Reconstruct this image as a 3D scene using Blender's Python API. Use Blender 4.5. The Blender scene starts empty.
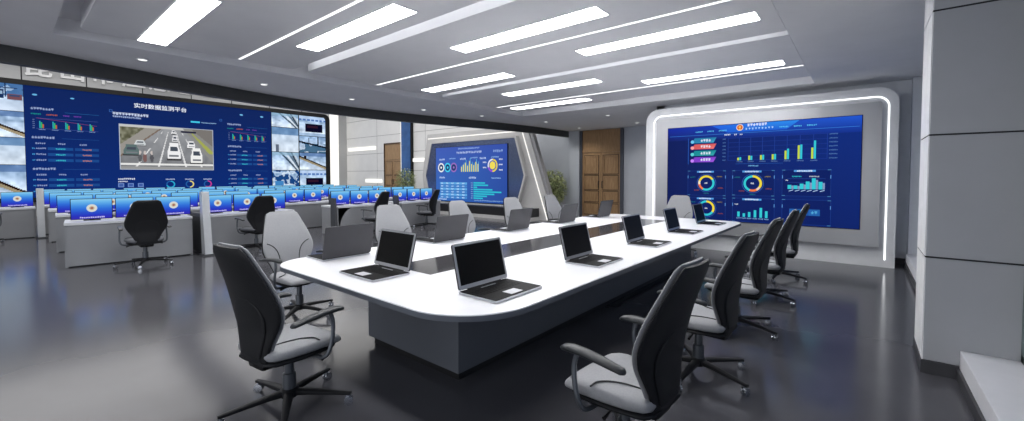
import bpy, bmesh, math, random
import numpy as np
from mathutils import Vector, Matrix
random.seed(7)
PI = math.pi
SC = bpy.context.scene
COL = SC.collection

# ------------------------------------------------------------------ materials
def lin(c):
    return tuple(((x/255)/12.92 if x/255 <= 0.04045 else ((x/255+0.055)/1.055)**2.4) for x in c)

MATS = {}
def mat(name, rgb, rough=0.5, metal=0.0, var=0.06, scale=8.0, spec=0.5, bump=0.0, coat=0.0, stretch=None):
    m = bpy.data.materials.new(name); m.use_nodes = True
    nt = m.node_tree; b = nt.nodes['Principled BSDF']
    l = lin(rgb)
    tc = nt.nodes.new('ShaderNodeTexCoord')
    mp = nt.nodes.new('ShaderNodeMapping')
    if stretch: mp.inputs['Scale'].default_value = stretch
    nz = nt.nodes.new('ShaderNodeTexNoise'); nz.inputs['Scale'].default_value = scale; nz.inputs['Detail'].default_value = 4
    rp = nt.nodes.new('ShaderNodeValToRGB')
    rp.color_ramp.elements[0].position = 0.3; rp.color_ramp.elements[1].position = 0.7
    rp.color_ramp.elements[0].color = (*[max(0, x*(1-var)) for x in l], 1)
    rp.color_ramp.elements[1].color = (*[min(1, x*(1+var)) for x in l], 1)
    nt.links.new(tc.outputs['Object'], mp.inputs['Vector'])
    nt.links.new(mp.outputs['Vector'], nz.inputs['Vector'])
    nt.links.new(nz.outputs['Fac'], rp.inputs['Fac'])
    nt.links.new(rp.outputs['Color'], b.inputs['Base Color'])
    b.inputs['Roughness'].default_value = rough
    b.inputs['Metallic'].default_value = metal
    b.inputs['Specular IOR Level'].default_value = spec
    if coat: b.inputs['Coat Weight'].default_value = coat
    if bump:
        bp = nt.nodes.new('ShaderNodeBump'); bp.inputs['Strength'].default_value = bump; bp.inputs['Distance'].default_value = 0.01
        nt.links.new(nz.outputs['Fac'], bp.inputs['Height']); nt.links.new(bp.outputs['Normal'], b.inputs['Normal'])
    MATS[name] = m
    return m

def emis(name, rgb, strength):
    m = bpy.data.materials.new(name); m.use_nodes = True
    nt = m.node_tree; nt.nodes.remove(nt.nodes['Principled BSDF'])
    e = nt.nodes.new('ShaderNodeEmission'); e.inputs['Color'].default_value = (*lin(rgb), 1); e.inputs['Strength'].default_value = strength
    nt.links.new(e.outputs[0], nt.nodes['Material Output'].inputs['Surface'])
    MATS[name] = m
    return m

def pixmat(name, strength=1.0):
    m = bpy.data.materials.new(name); m.use_nodes = True
    nt = m.node_tree; b = nt.nodes['Principled BSDF']
    a = nt.nodes.new('ShaderNodeAttribute'); a.attribute_name = 'Col'
    b.inputs['Base Color'].default_value = (0.002, 0.002, 0.003, 1); b.inputs['Roughness'].default_value = 0.6
    b.inputs['Specular IOR Level'].default_value = 0.03
    nt.links.new(a.outputs['Color'], b.inputs['Emission Color'])
    b.inputs['Emission Strength'].default_value = strength
    return m

M = MATS
mat('ceiling_paint', (240, 240, 242), 0.85, var=0.02, scale=3)
mat('floor_gloss', (80, 80, 85), 0.15, var=0.06, scale=1.5, spec=0.38)
mat('fascia_dark', (58, 60, 62), 0.5, var=0.08)
mat('wall_grey', (192, 197, 205), 0.7, var=0.02, scale=4)
mat('recess_paint', (228, 231, 236), 0.6, var=0.02)
mat('pier_panel', (176, 178, 182), 0.55, var=0.02, scale=4)
mat('joint_dark', (40, 42, 46), 0.8)
mat('baseboard', (62, 62, 66), 0.5)
mat('sill_white', (226, 226, 230), 0.45, var=0.02)
mat('hall_wall', (236, 236, 235), 0.65, var=0.03, scale=2)
mat('sign_wall', (178, 179, 180), 0.45, metal=0.2, var=0.06, scale=30, stretch=(1, 0.1, 6))
mat('surround_white', (234, 235, 237), 0.5, var=0.02)
mat('bezel_grey', (176, 177, 180), 0.34, metal=0.6, var=0.015, scale=6)
mat('black_plastic', (14, 14, 16), 0.45, var=0.1, spec=0.3)
mat('deck_black', (9, 9, 10), 0.6, spec=0.15)
mat('black_gloss', (5, 5, 6), 0.4, var=0.1, spec=0.15)
mat('silver', (188, 190, 195), 0.32, metal=0.8, var=0.04)
mat('lid_grey', (62, 62, 66), 0.45, metal=0.3, var=0.06)
mat('touchpad', (205, 206, 210), 0.4)
mat('table_white', (238, 238, 241), 0.28, var=0.01, scale=3)
mat('edge_shade', (92, 97, 106), 0.45)
mat('table_base', (96, 100, 108), 0.5, var=0.03, scale=3)
mat('plinth_dark', (26, 26, 29), 0.5)
mat('inlay_gloss', (58, 57, 59), 0.12, var=0.08, scale=5, spec=0.7)
mat('upholstery', (148, 149, 152), 0.62, var=0.05, scale=90, bump=0.06)
mat('upholstery_dark', (92, 94, 100), 0.55, var=0.06, scale=90, bump=0.05)
mat('shell_dark', (26, 27, 30), 0.5, spec=0.28, var=0.07, scale=20)
mat('arm_dark', (38, 41, 44), 0.4, var=0.06)
mat('arm_metal', (98, 102, 108), 0.35, metal=0.6)
mat('seam', (34, 35, 38), 0.6)
mat('chrome', (190, 193, 200), 0.2, metal=0.9, var=0.03)
mat('desk_front', (152, 154, 158), 0.4, var=0.03, scale=4)
mat('desk_top', (222, 224, 227), 0.35, var=0.02)
mat('desk_dark', (70, 72, 76), 0.5)
mat('post_grey', (196, 199, 203), 0.35, metal=0.2, var=0.03)
mat('blue_pillar', (80, 118, 174), 0.2, metal=0.3, var=0.25, scale=1.5)
mat('hex_gloss', (128, 140, 168), 0.22, metal=0.85, var=0.1, scale=0.5)
mat('portal_grey', (196, 195, 194), 0.5, var=0.03)
mat('portal_side', (150, 150, 152), 0.5, var=0.04)
mat('pot', (196, 190, 182), 0.5)
mat('soil', (46, 36, 28), 0.9, bump=0.4)
mat('bark', (96, 76, 56), 0.8, bump=0.3)
mat('frame_green', (112, 128, 128), 0.4, metal=0.3)
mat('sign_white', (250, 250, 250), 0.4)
emis('light_panel', (253, 253, 254), 22.0)
emis('light_strip', (252, 253, 255), 2.0)
emis('downlight_lens', (255, 255, 255), 1.3)
emis('led_white', (250, 252, 255), 2.2)
emis('cove_light', (250, 252, 255), 4.0)
emis('hall_fill', (255, 253, 251), 2.3)
emis('hall_bar', (255, 253, 248), 1.2)
PIX = pixmat('screen_pixels', 1.0)

def wood(name, c1, c2):
    m = mat(name, c1, 0.5)
    nt = m.node_tree; b = nt.nodes['Principled BSDF']
    tc = nt.nodes.new('ShaderNodeTexCoord'); mp = nt.nodes.new('ShaderNodeMapping'); mp.inputs['Scale'].default_value = (9, 9, 0.9)
    nz = nt.nodes.new('ShaderNodeTexNoise'); nz.inputs['Scale'].default_value = 3.5; nz.inputs['Detail'].default_value = 8; nz.inputs['Distortion'].default_value = 0.6
    rp = nt.nodes.new('ShaderNodeValToRGB')
    rp.color_ramp.elements[0].position = 0.32; rp.color_ramp.elements[1].position = 0.7
    rp.color_ramp.elements[0].color = (*lin(c1), 1); rp.color_ramp.elements[1].color = (*lin(c2), 1)
    nt.links.new(tc.outputs['Object'], mp.inputs[0]); nt.links.new(mp.outputs[0], nz.inputs['Vector'])
    nt.links.new(nz.outputs['Fac'], rp.inputs[0]); nt.links.new(rp.outputs[0], b.inputs['Base Color'])
    return m
wood('door_groove', (70, 52, 34), (84, 62, 42))
wood('door_wood', (146, 114, 80), (176, 142, 102))
wood('door_wood_light', (150, 120, 86), (182, 150, 112))

def leafmat():
    m = mat('leaf', (84, 104, 58), 0.5, var=0.5, scale=6)
    b = m.node_tree.nodes['Principled BSDF']
    rp = [n for n in m.node_tree.nodes if n.type == 'VALTORGB'][0]
    rp.color_ramp.elements[0].color = (*lin((104, 124, 72)), 1)
    rp.color_ramp.elements[1].color = (*lin((214, 220, 168)), 1)
    return m
leafmat()

def glass():
    m = bpy.data.materials.new('window_glass'); m.use_nodes = True
    nt = m.node_tree; nt.nodes.remove(nt.nodes['Principled BSDF'])
    t = nt.nodes.new('ShaderNodeBsdfTransparent'); t.inputs[0].default_value = (0.36, 0.40, 0.47, 1)
    g = nt.nodes.new('ShaderNodeBsdfGlossy'); g.inputs['Roughness'].default_value = 0.05
    fr = nt.nodes.new('ShaderNodeFresnel'); fr.inputs[0].default_value = 1.45
    mx = nt.nodes.new('ShaderNodeMixShader')
    nt.links.new(fr.outputs[0], mx.inputs[0]); nt.links.new(t.outputs[0], mx.inputs[1]); nt.links.new(g.outputs[0], mx.inputs[2])
    nt.links.new(mx.outputs[0], nt.nodes['Material Output'].inputs[0])
    M['window_glass'] = m
glass()

# ------------------------------------------------------------------ mesh helpers
def merge(bm, tb, mtx=None):
    if mtx is not None: bmesh.ops.transform(tb, matrix=mtx, verts=tb.verts)
    me = bpy.data.meshes.new('tmp'); tb.to_mesh(me); tb.free()
    bm.from_mesh(me); bpy.data.meshes.remove(me)

def bx(bm, x0, x1, y0, y1, z0, z1, bev=0.0, seg=2, mtx=None):
    tb = bmesh.new(); bmesh.ops.create_cube(tb, size=1)
    for v in tb.verts:
        v.co = Vector((x0+(v.co.x+.5)*(x1-x0), y0+(v.co.y+.5)*(y1-y0), z0+(v.co.z+.5)*(z1-z0)))
    if bev > 0:
        bmesh.ops.bevel(tb, geom=tb.edges[:], offset=bev, segments=seg, affect='EDGES', profile=0.5)
    merge(bm, tb, mtx)
    return bm

def tube(bm, pts, r, n=8, closed=False):
    pts = [Vector(p) for p in pts]; N = len(pts)
    rs = r if isinstance(r, (list, tuple)) else [r]*N
    rings = []; prev = None
    for i, p in enumerate(pts):
        if closed: t = pts[(i+1) % N]-pts[i-1]
        else: t = pts[min(i+1, N-1)]-pts[max(i-1, 0)]
        t.normalize()
        if prev is None:
            a = Vector((0, 0, 1)) if abs(t.z) < .9 else Vector((1, 0, 0))
            u = t.cross(a).normalized()
        else:
            u = (prev-t*prev.dot(t)).normalized()
        prev = u; w = t.cross(u)
        rings.append([bm.verts.new(p+(u*math.cos(2*PI*k/n)+w*math.sin(2*PI*k/n))*rs[i]) for k in range(n)])
    last = N if closed else N-1
    for i in range(last):
        a, b = rings[i], rings[(i+1) % N]
        for k in range(n): bm.faces.new((a[k], a[(k+1) % n], b[(k+1) % n], b[k]))
    if not closed:
        bm.faces.new(rings[0][::-1]); bm.faces.new(rings[-1])
    return bm

def loft(bm, rings, cap=True):
    R = [[bm.verts.new(p) for p in r] for r in rings]; n = len(R[0])
    for a, b in zip(R, R[1:]):
        for k in range(n): bm.faces.new((a[k], a[(k+1) % n], b[(k+1) % n], b[k]))
    if cap: bm.faces.new(R[0][::-1]); bm.faces.new(R[-1])
    return bm

def lathe(bm, prof, n=24, mtx=None, ax=(0, 0)):
    rings = [[Vector((ax[0]+r*math.cos(2*PI*k/n), ax[1]+r*math.sin(2*PI*k/n), z)) for k in range(n)] for r, z in prof]
    if mtx is not None: rings = [[mtx @ p for p in r] for r in rings]
    return loft(bm, rings)

def prism(bm, pts, f, w0, w1):
    a = [bm.verts.new(f(u, v, w0)) for u, v in pts]; b = [bm.verts.new(f(u, v, w1)) for u, v in pts]; n = len(pts)
    bm.faces.new(a); bm.faces.new(b[::-1])
    for k in range(n): bm.faces.new((a[k], b[k], b[(k+1) % n], a[(k+1) % n]))
    return bm

def frame_prism(bm, outer, inner, f, w0, w1):
    n = len(outer)
    V = [[bm.verts.new(f(u, v, w)) for u, v in P] for P, w in ((outer, w0), (inner, w0), (outer, w1), (inner, w1))]
    for k in range(n):
        j = (k+1) % n
        bm.faces.new((V[0][k], V[0][j], V[1][j], V[1][k])); bm.faces.new((V[2][k], V[3][k], V[3][j], V[2][j]))
        bm.faces.new((V[0][k], V[2][k], V[2][j], V[0][j])); bm.faces.new((V[1][k], V[1][j], V[3][j], V[3][k]))
    return bm

def rrect(x0, x1, y0, y1, r, n=8):
    """rounded rectangle; r = (bl, br, tr, tl)"""
    if not isinstance(r, (list, tuple)): r = (r,)*4
    out = []
    for (cx, cy, rr, a0) in ((x0, y0, r[0], PI), (x1, y0, r[1], 1.5*PI), (x1, y1, r[2], 0), (x0, y1, r[3], .5*PI)):
        sx = 1 if cx == x0 else -1; sy = 1 if cy == y0 else -1
        ox, oy = cx+sx*rr, cy+sy*rr
        for k in range(n+1):
            a = a0+.5*PI*k/n
            out.append((ox+rr*math.cos(a), oy+rr*math.sin(a)))
    return out

XY = lambda u, v, w: Vector((u, v, w))
XZ = lambda u, v, w: Vector((u, w, v))
YZ = lambda u, v, w: Vector((w, u, v))

def bez(pts, n=8):
    """Catmull-Rom through pts"""
    P = [Vector(p) for p in pts]; P = [2*P[0]-P[1]]+P+[2*P[-1]-P[-2]]; out = []
    for i in range(1, len(P)-2):
        for k in range(n):
            t = k/n
            out.append(0.5*((2*P[i])+(P[i+1]-P[i-1])*t+(2*P[i-1]-5*P[i]+4*P[i+1]-P[i+2])*t*t+(3*P[i]-P[i-1]-3*P[i+1]+P[i+2])*t**3))
    out.append(P[-2]); return out

def obj(name, bm, m, parent=None, smooth=35, recalc=True):
    if recalc: bmesh.ops.recalc_face_normals(bm, faces=bm.faces[:])
    me = bpy.data.meshes.new(name); bm.to_mesh(me); bm.free()
    me.materials.append(M[m] if isinstance(m, str) else m)
    if smooth:
        me.shade_smooth(); me.set_sharp_from_angle(angle=math.radians(smooth))
    o = bpy.data.objects.new(name, me); COL.objects.link(o)
    if parent is not None: o.parent = parent
    return o

def tag(o, label, cat, group=None, kind=None):
    o['label'] = label; o['category'] = cat
    if group: o['group'] = group
    if kind: o['kind'] = kind
    return o

def thing(name, label, cat, loc=(0, 0, 0), rz=0, group=None):
    o = bpy.data.objects.new(name, None); COL.objects.link(o); o.empty_display_size = .1
    o.location = loc; o.rotation_euler = (0, 0, rz)
    return tag(o, label, cat, group)

def struct(name, bm, m, label, cat, parent=None, smooth=35, recalc=True):
    o = obj(name, bm, m, parent, smooth, recalc)
    if parent is None: tag(o, label, cat, kind='structure')
    return o

def dup(root, loc, rz, label, group=None):
    def cp(o, par):
        c = o.copy(); COL.objects.link(c); c.parent = par
        for ch in list(o.children): cp(ch, c)
        return c
    r = cp(root, None); r.location = loc; r.rotation_euler = (0, 0, rz); r['label'] = label
    if group: r['group'] = group
    return r

def put(proto, used, loc, rz, label, group=None):
    if not used[0]:
        used[0] = True; proto.location = loc; proto.rotation_euler = (0, 0, rz); proto['label'] = label
        if group: proto['group'] = group
        return proto
    return dup(proto, loc, rz, label, group)

# ------------------------------------------------------------------ flat screen graphics
class Canvas:
    """flat coloured polygons lying on a screen face: (s, t) metres -> O + s*R + t*U, layers a hair apart"""
    def __init__(self, O, R, U, step=0.002):
        self.O, self.R, self.U = Vector(O), Vector(R), Vector(U); self.N = self.R.cross(self.U)
        self.v, self.f, self.c = [], [], []; self.step = step
    def poly(self, pts, col, layer=1):
        i = len(self.v)
        for s, t in pts: self.v.append(self.O+self.R*s+self.U*t+self.N*(layer*self.step))
        self.f.append(tuple(range(i, i+len(pts))))
        if isinstance(col[0], (tuple, list)): self.c.append([lin(c) for c in col])
        else: self.c.append([lin(col)]*len(pts))
    def rect(self, s0, s1, t0, t1, col, layer=1, col_top=None):
        self.poly([(s0, t0), (s1, t0), (s1, t1), (s0, t1)], col if col_top is None else [col, col, col_top, col_top], layer)
    def box(self, s0, s1, t0, t1, col, w=0.012, layer=1):
        for a in ((s0, s1, t0, t0+w), (s0, s1, t1-w, t1), (s0, s0+w, t0+w, t1-w), (s1-w, s1, t0+w, t1-w)): self.rect(*a, col, layer)
    def disc(self, s, t, r, col, layer=1, n=20, ry=None):
        ry = ry or r
        self.poly([(s+r*math.cos(2*PI*k/n), t+ry*math.sin(2*PI*k/n)) for k in range(n)], col, layer)
    def ring(self, s, t, r0, r1, segs, layer=1):
        """segs: list of (fraction, colour)"""
        a = .5*PI; tot = sum(f for f, _ in segs)
        for f, col in segs:
            da = 2*PI*f/tot; n = max(2, int(da/.25))
            for k in range(n):
                b0, b1 = a-da*k/n, a-da*(k+1)/n
                self.poly([(s+r0*math.cos(b0), t+r0*math.sin(b0)), (s+r1*math.cos(b0), t+r1*math.sin(b0)),
                           (s+r1*math.cos(b1), t+r1*math.sin(b1)), (s+r0*math.cos(b1), t+r0*math.sin(b1))], col, layer)
            a -= da
    def line(self, pts, col, w=.015, layer=1):
        for (a, b), (c, d) in zip(pts, pts[1:]):
            L = math.hypot(c-a, d-b) or 1; nx, ny = -(d-b)/L*w/2, (c-a)/L*w/2
            self.poly([(a-nx, b-ny), (c-nx, d-ny), (c+nx, d+ny), (a+nx, b+ny)], col, layer)
    def marks(self, s0, s1, t, h, col, layer=1, gap=.3):
        """a line of too-small-to-read characters: short strokes"""
        s = s0; w = h*.85
        while s+w*.6 < s1:
            ww = min(w, s1-s)
            k = random.random()
            self.rect(s, s+ww, t+h*.38, t+h*.6, col, layer)
            self.rect(s+ww*.4, s+ww*.62, t-h*.02, t+h*1.0, col, layer)
            if k < .6: self.rect(s, s+ww, t+h*.82, t+h, col, layer)
            if k > .3: self.rect(s+ww*.05, s+ww*.9, t, t+h*.16, col, layer)
            s += w*(1+gap)
    def text(self, string, s, t, size, col, layer=1, width=None, bold=.02):
        vs, fs = glyphs(string, bold)
        xs = [v[0] for v in vs]; w0 = max(xs)-min(xs); k = size
        kx = k if width is None else width/w0
        x0 = min(xs)
        i = len(self.v)
        for x, y in vs: self.v.append(self.O+self.R*(s+(x-x0)*kx)+self.U*(t+y*k)+self.N*(layer*self.step))
        for f in fs: self.f.append(tuple(i+j for j in f)); self.c.append([lin(col)]*len(f))
    def picture(self, s0, s1, t0, t1, img, layer=1):
        """img: (rows, cols, 3) 0..255, row 0 at the top"""
        h, w = img.shape[:2]
        for r in range(h):
            for c in range(w):
                self.rect(s0+(s1-s0)*c/w, s0+(s1-s0)*(c+1)/w, t1-(t1-t0)*(r+1)/h, t1-(t1-t0)*r/h, tuple(float(q) for q in img[r, c]), layer)
    def build(self, name, parent, m=None):
        me = bpy.data.meshes.new(name); me.from_pydata([tuple(v) for v in self.v], [], self.f)
        ca = me.color_attributes.new('Col', 'FLOAT_COLOR', 'CORNER')
        flat = [x for f in self.c for c in f for x in (*c, 1.0)]
        ca.data.foreach_set('color', flat)
        me.materials.append(m or PIX)
        o = bpy.data.objects.new(name, me); COL.objects.link(o); o.parent = parent
        return o

def glyphs(string, bold=0.0, extrude=0.0):
    cu = bpy.data.curves.new('glyph', 'FONT'); cu.body = string; cu.offset = bold; cu.resolution_u = 3
    cu.extrude = extrude
    o = bpy.data.objects.new('glyph', cu); COL.objects.link(o)
    dg = bpy.context.evaluated_depsgraph_get(); dg.update()
    e = o.evaluated_get(dg); me = e.to_mesh()
    if extrude: vs = [tuple(v.co) for v in me.vertices]
    else: vs = [(v.co.x, v.co.y) for v in me.vertices]
    fs = [tuple(p.vertices) for p in me.polygons]
    e.to_mesh_clear(); bpy.data.objects.remove(o); bpy.data.curves.remove(cu)
    return vs, fs
# ------------------------------------------------------------------ the room
ZC = 3.22                      # conference ceiling
S = struct
bm = bmesh.new(); bx(bm, -25.2, 1.6, -7, 14.2, -.12, 0)
S('floor', bm, 'floor_gloss', 'polished dark grey floor running through both halves of the room', 'floor')

FC = bez([(-8.0, -3.2, 0), (-8.3, -1.2, 0), (-8.44, .04, 0), (-8.55, .5, 0), (-8.72, 1.0, 0), (-8.88, 1.57, 0), (-9.08, 2.28, 0), (-9.32, 3.17, 0),
          (-9.5, 4.24, 0), (-9.56, 5.5, 0), (-9.42, 6.9, 0), (-9.15, 8.3, 0), (-8.8, 9.9, 0), (-8.55, 11.8, 0), (-8.5, 13.7, 0)], 4)
HX0, HX1, HY0, HY1, TD = -7.36, -.7, .43, 9.36, .21     # opening for the hung panels
bm = bmesh.new()
def quad(bm, *ps): bm.faces.new([bm.verts.new(p) for p in ps])
for a, b in zip(FC, FC[1:]):
    quad(bm, (a.x, a.y, ZC), (HX0, a.y, ZC), (HX0, b.y, ZC), (b.x, b.y, ZC))
quad(bm, (HX0, -3.2, ZC), (1.5, -3.2, ZC), (1.5, HY0, ZC), (HX0, HY0, ZC))
quad(bm, (HX0, HY1, ZC), (1.5, HY1, ZC), (1.5, 13.7, ZC), (HX0, 13.7, ZC))
quad(bm, (HX1, HY0, ZC), (1.5, HY0, ZC), (1.5, HY1, ZC), (HX1, HY1, ZC))
T = ZC+TD
quad(bm, (HX0, HY0, T), (HX0, HY1, T), (HX1, HY1, T), (HX1, HY0, T))
for (a, b), (c, d) in (((HX0, HY0), (HX1, HY0)), ((HX1, HY0), (HX1, HY1)), ((HX1, HY1), (HX0, HY1)), ((HX0, HY1), (HX0, HY0))):
    quad(bm, (a, b, ZC), (c, d, ZC), (c, d, T), (a, b, T))
S('ceiling', bm, 'ceiling_paint', 'light grey plasterboard ceiling with a long recess over the meeting table', 'ceiling', smooth=0, recalc=False)

PANELS = ((.62, 2.97), (3.17, 5.80), (5.98, 8.68))
for (y0, y1), nm in zip(PANELS, ('the near end of the table', 'the middle of the table', 'the far end of the table')):
    bm = bmesh.new()
    prism(bm, rrect(-6.93, HX1-.004, y0, y1, (.12, .02, .02, .12), 6), XY, ZC, T+.03)
    cp = S('ceiling_panel', bm, 'ceiling_paint', 'hung ceiling panel with rounded corners above '+nm, 'ceiling panel')
    bm = bmesh.new(); bx(bm, -6.7, -.8, y1-.002, y1+.02, ZC+.13, ZC+.17); obj('cove_light', bm, 'cove_light', cp, 0)

bm = bmesh.new()
for a, b in zip(FC, FC[1:]):
    da, db = Vector((-.14, 0, 0)), Vector((-.14, 0, 0))
    z0, z1 = 3.0, ZC+.03
    A = [a, a+da, b+db, b]
    lo = [bm.verts.new((p.x, p.y, z0)) for p in A]; hi = [bm.verts.new((p.x, p.y, z1)) for p in A]
    bm.faces.new(lo); bm.faces.new(hi[::-1])
    bm.faces.new((lo[0], lo[3], hi[3], hi[0])); bm.faces.new((lo[1], hi[1], hi[2], lo[2]))
bmesh.ops.remove_doubles(bm, verts=bm.verts, dist=1e-4)
S('trim_1', bm, 'fascia_dark', 'long curved dark fascia edging the meeting room ceiling', 'fascia')
bm = bmesh.new()
for a, b in zip(FC, FC[1:]):
    quad(bm, (a.x-.15, a.y, ZC), (b.x-.15, b.y, ZC), (b.x-.15, b.y, 6.1), (a.x-.15, a.y, 6.1))
S('wall_bulkhead', bm, 'hall_wall', 'curved pale wall rising above the dark fascia on the control hall side', 'wall', smooth=0)
bm = bmesh.new(); bx(bm, -25.2, -8.0, -7, 14.2, 6.05, 6.15)
CH = S('ceiling_hall', bm, 'ceiling_paint', 'high white ceiling over the control hall', 'ceiling', smooth=0)

# control hall walls
bm = bmesh.new(); bx(bm, -24.95, -24.6, -7, 13.72, 0, 6.05)
o = S('wall_screen', bm, 'sign_wall', 'grey metal panel wall behind the giant screen', 'wall', smooth=0)
bm = bmesh.new()
for y in (-2.9, -1.15, .6, 2.345, 4.1, 5.865, 7.53, 9.3, 11.0):
    bx(bm, -24.605, -24.592, y-.018, y+.018, 5.0, 6.05)
obj('panel_joint', bm, 'joint_dark', o, 0)
bm = bmesh.new(); bx(bm, -24.95, -8.55, 13.7, 14.0, 0, 6.05)
o = S('wall_hall', bm, 'hall_wall', 'cream panelled side wall of the control hall', 'wall', smooth=0)
bm = bmesh.new()
for z in (.85, 1.84, 2.83, 3.82, 4.81): bx(bm, -24.59, -8.57, 13.694, 13.702, z-.01, z+.01)
for x in (-21.3, -17.0, -9.12): bx(bm, x-.008, x+.008, 13.694, 13.702, 0, 6.0)
obj('panel_joint', bm, 'portal_side', o, 0)
bm = bmesh.new(); bx(bm, -24.9, -8.3, -7.2, -7.0, 0, 6.1)
S('wall_south', bm, 'hall_wall', 'pale end wall of the control hall', 'wall', smooth=0)
bm = bmesh.new(); bx(bm, -8.47, -8.03, 13.56, 13.72, 0, ZC, .01)
S('wall_divider', bm, 'wall_grey', 'grey-blue pier where the dark fascia meets the back wall', 'wall', smooth=0)

bm = bmesh.new(); bx(bm, -10.3, -8.5, 13.685, 13.7, 0, 3.2)
S('wall_hall_end', bm, 'wall_grey', 'grey wall panel behind the leafy plant by the grey-blue pier', 'wall', smooth=0)
# meeting room walls
bm = bmesh.new(); bx(bm, -8.04, -3.84, 13.7, 14.0, 0, ZC+.1)
o = S('wall_back', bm, 'wall_grey', 'grey-blue wall around the tall brown double door', 'wall', smooth=0)
bm = bmesh.new(); bx(bm, -6.32, -3.84, 13.68, 13.7, 0, .12)
S('baseboard_back', bm, 'baseboard', 'dark skirting along the back wall beside the brown door', 'skirting', smooth=0)
bm = bmesh.new(); bx(bm, -3.84, 1.5, 10.1, 10.3, 0, ZC+.1); bx(bm, -3.84, -3.64, 10.1, 13.7, 0, ZC+.1)
S('wall_display', bm, 'recess_paint', 'grey wall behind the lit display surround', 'wall', smooth=0)
bm = bmesh.new(); bx(bm, .47, .63, 10.08, 10.1, 0, .1)
S('baseboard_display', bm, 'baseboard', 'short dark skirting right of the lit display surround', 'skirting', smooth=0)
bm = bmesh.new(); bx(bm, .63, 1.3, 9.85, 10.1, 0, ZC+.1)
S('wall_right', bm, 'recess_paint', 'short grey wall beside the far window', 'wall', smooth=0)
bm = bmesh.new(); bx(bm, .615, .63, 9.85, 10.1, 0, .1)
S('baseboard_right', bm, 'baseboard', 'dark skirting under the short grey wall beside the far window', 'skirting', smooth=0)
bm = bmesh.new(); bx(bm, .4, 1.1, 4.62, 5.2, .1, ZC+.1, .006)
o = S('wall_pier', bm, 'pier_panel', 'big pale panelled pier between the windows', 'pier', smooth=0)
bm = bmesh.new()
for z in (.917, 1.868, 2.82):
    bx(bm, .397, 1.1, 4.616, 4.63, z-.006, z+.006); bx(bm, .396, .41, 4.616, 5.2, z-.006, z+.006)
obj('panel_joint', bm, 'joint_dark', o, 0)
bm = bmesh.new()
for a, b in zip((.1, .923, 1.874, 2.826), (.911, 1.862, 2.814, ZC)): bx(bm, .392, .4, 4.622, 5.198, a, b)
obj('lit_face_white', bm, 'sign_white', o, 0)  # whiter sheet: brightness of the pier's lit left face put into colour
bm = bmesh.new(); bx(bm, .385, .6, 4.6, 5.21, 0, .1)
S('baseboard_pier', bm, 'baseboard', 'dark skirting round the foot of the pale pier', 'skirting', smooth=0)

def window(name, y0, y1, lab):
    bm = bmesh.new(); bx(bm, .6, 1.3, y0, y1, .085, .225, .006)
    o = S(name, bm, 'sill_white', lab, 'window', smooth=0)
    bm = bmesh.new(); bx(bm, .585, .62, y0, y1, 0, .085); obj('skirting', bm, 'baseboard', o, 0)
    bm = bmesh.new(); w = .075
    ys = [y0+w/2, (y0+y1)/2, y1-w/2] if y1-y0 < 4 else [y0+w/2, y0+(y1-y0)/3, y0+(y1-y0)*2/3, y1-w/2]
    for y in ys: bx(bm, .9, .98, y-w/2, y+w/2, .225, ZC)
    bx(bm, .9, .98, y0, y1, .225, .275); bx(bm, .9, .98, y0, y1, ZC-.07, ZC)
    obj('window_frame', bm, 'frame_green', o, 0)
    bm = bmesh.new(); bx(bm, .935, .945, y0, y1, .25, ZC-.02); obj('window_pane', bm, 'window_glass', o, 0)
window('window_1', -2.6, 4.612, 'near window with a deep white low sill before the pale pier')
window('window_2', 5.205, 9.845, 'far window with a white low sill behind the pale pier')

def double_door(name, lab, x0, x1, y, zt, ztr, wood_m, frame):
    """frame in front of the wall face y; leaves with raised panels"""
    bm = bmesh.new(); f = .09 if frame else .05
    for a, b in ((x0-.095, x0), (x1, x1+.1)) if frame else ((x0-.05, x0), (x1, x1+.05)):
        bx(bm, a, b, y-.1, y+.01, 0, zt-.005 if frame else zt+.05)
    if not frame: bx(bm, x0-.05, x1+.05, y-.1, y+.01, zt, zt+.05)
    o = S(name, bm, 'joint_dark' if frame else 'door_groove', lab, 'door', smooth=0)
    if frame: o.data.materials[0] = mat('door_jamb', (74, 78, 88), .5)
    bm = bmesh.new(); bx(bm, x0, x1, y-.05, y+.01, ztr, zt); bx(bm, x0, x1, y-.075, y, ztr-.06, ztr+.02)
    obj('transom', bm, wood_m, o, 0)
    xm = (x0+x1)/2
    for a, b, sx in ((x0, xm-.006, 1), (xm+.006, x1, -1)):
        bm = bmesh.new(); bx(bm, a, b, y-.05, y+.01, .01, ztr-.065)
        zs = [.12, .58, 1.02, 1.58, ztr-.16]
        for z0, z1 in zip(zs, zs[1:]):
            frame_prism(bm, [(a+.09, z0+.05), (b-.09, z0+.05), (b-.09, z1-.02), (a+.09, z1-.02)],
                        [(a+.13, z0+.09), (b-.13, z0+.09), (b-.13, z1-.06), (a+.13, z1-.06)], XZ, y-.072, y-.045)
            bx(bm, a+.16, b-.16, y-.062, y-.045, z0+.12, z1-.09)
        l = obj('door_leaf', bm, wood_m, o, 0)
        bm = bmesh.new()
        for z0, z1 in zip(zs, zs[1:]):
            frame_prism(bm, [(a+.065, z0+.025), (b-.065, z0+.025), (b-.065, z1+.005), (a+.065, z1+.005)],
                        [(a+.09, z0+.05), (b-.09, z0+.05), (b-.09, z1-.02), (a+.09, z1-.02)], XZ, y-.056, y-.045)
        obj('panel_groove', bm, 'door_groove', l, 0)
        hx = xm-.07 if sx > 0 else xm+.07
        bm = bmesh.new(); tube(bm, [(hx, y-.05, 1.12), (hx, y-.11, 1.13), (hx, y-.115, 1.24), (hx, y-.11, 1.35), (hx, y-.05, 1.36)], .012)
        obj('door_handle', bm, 'seam', l)
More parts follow.
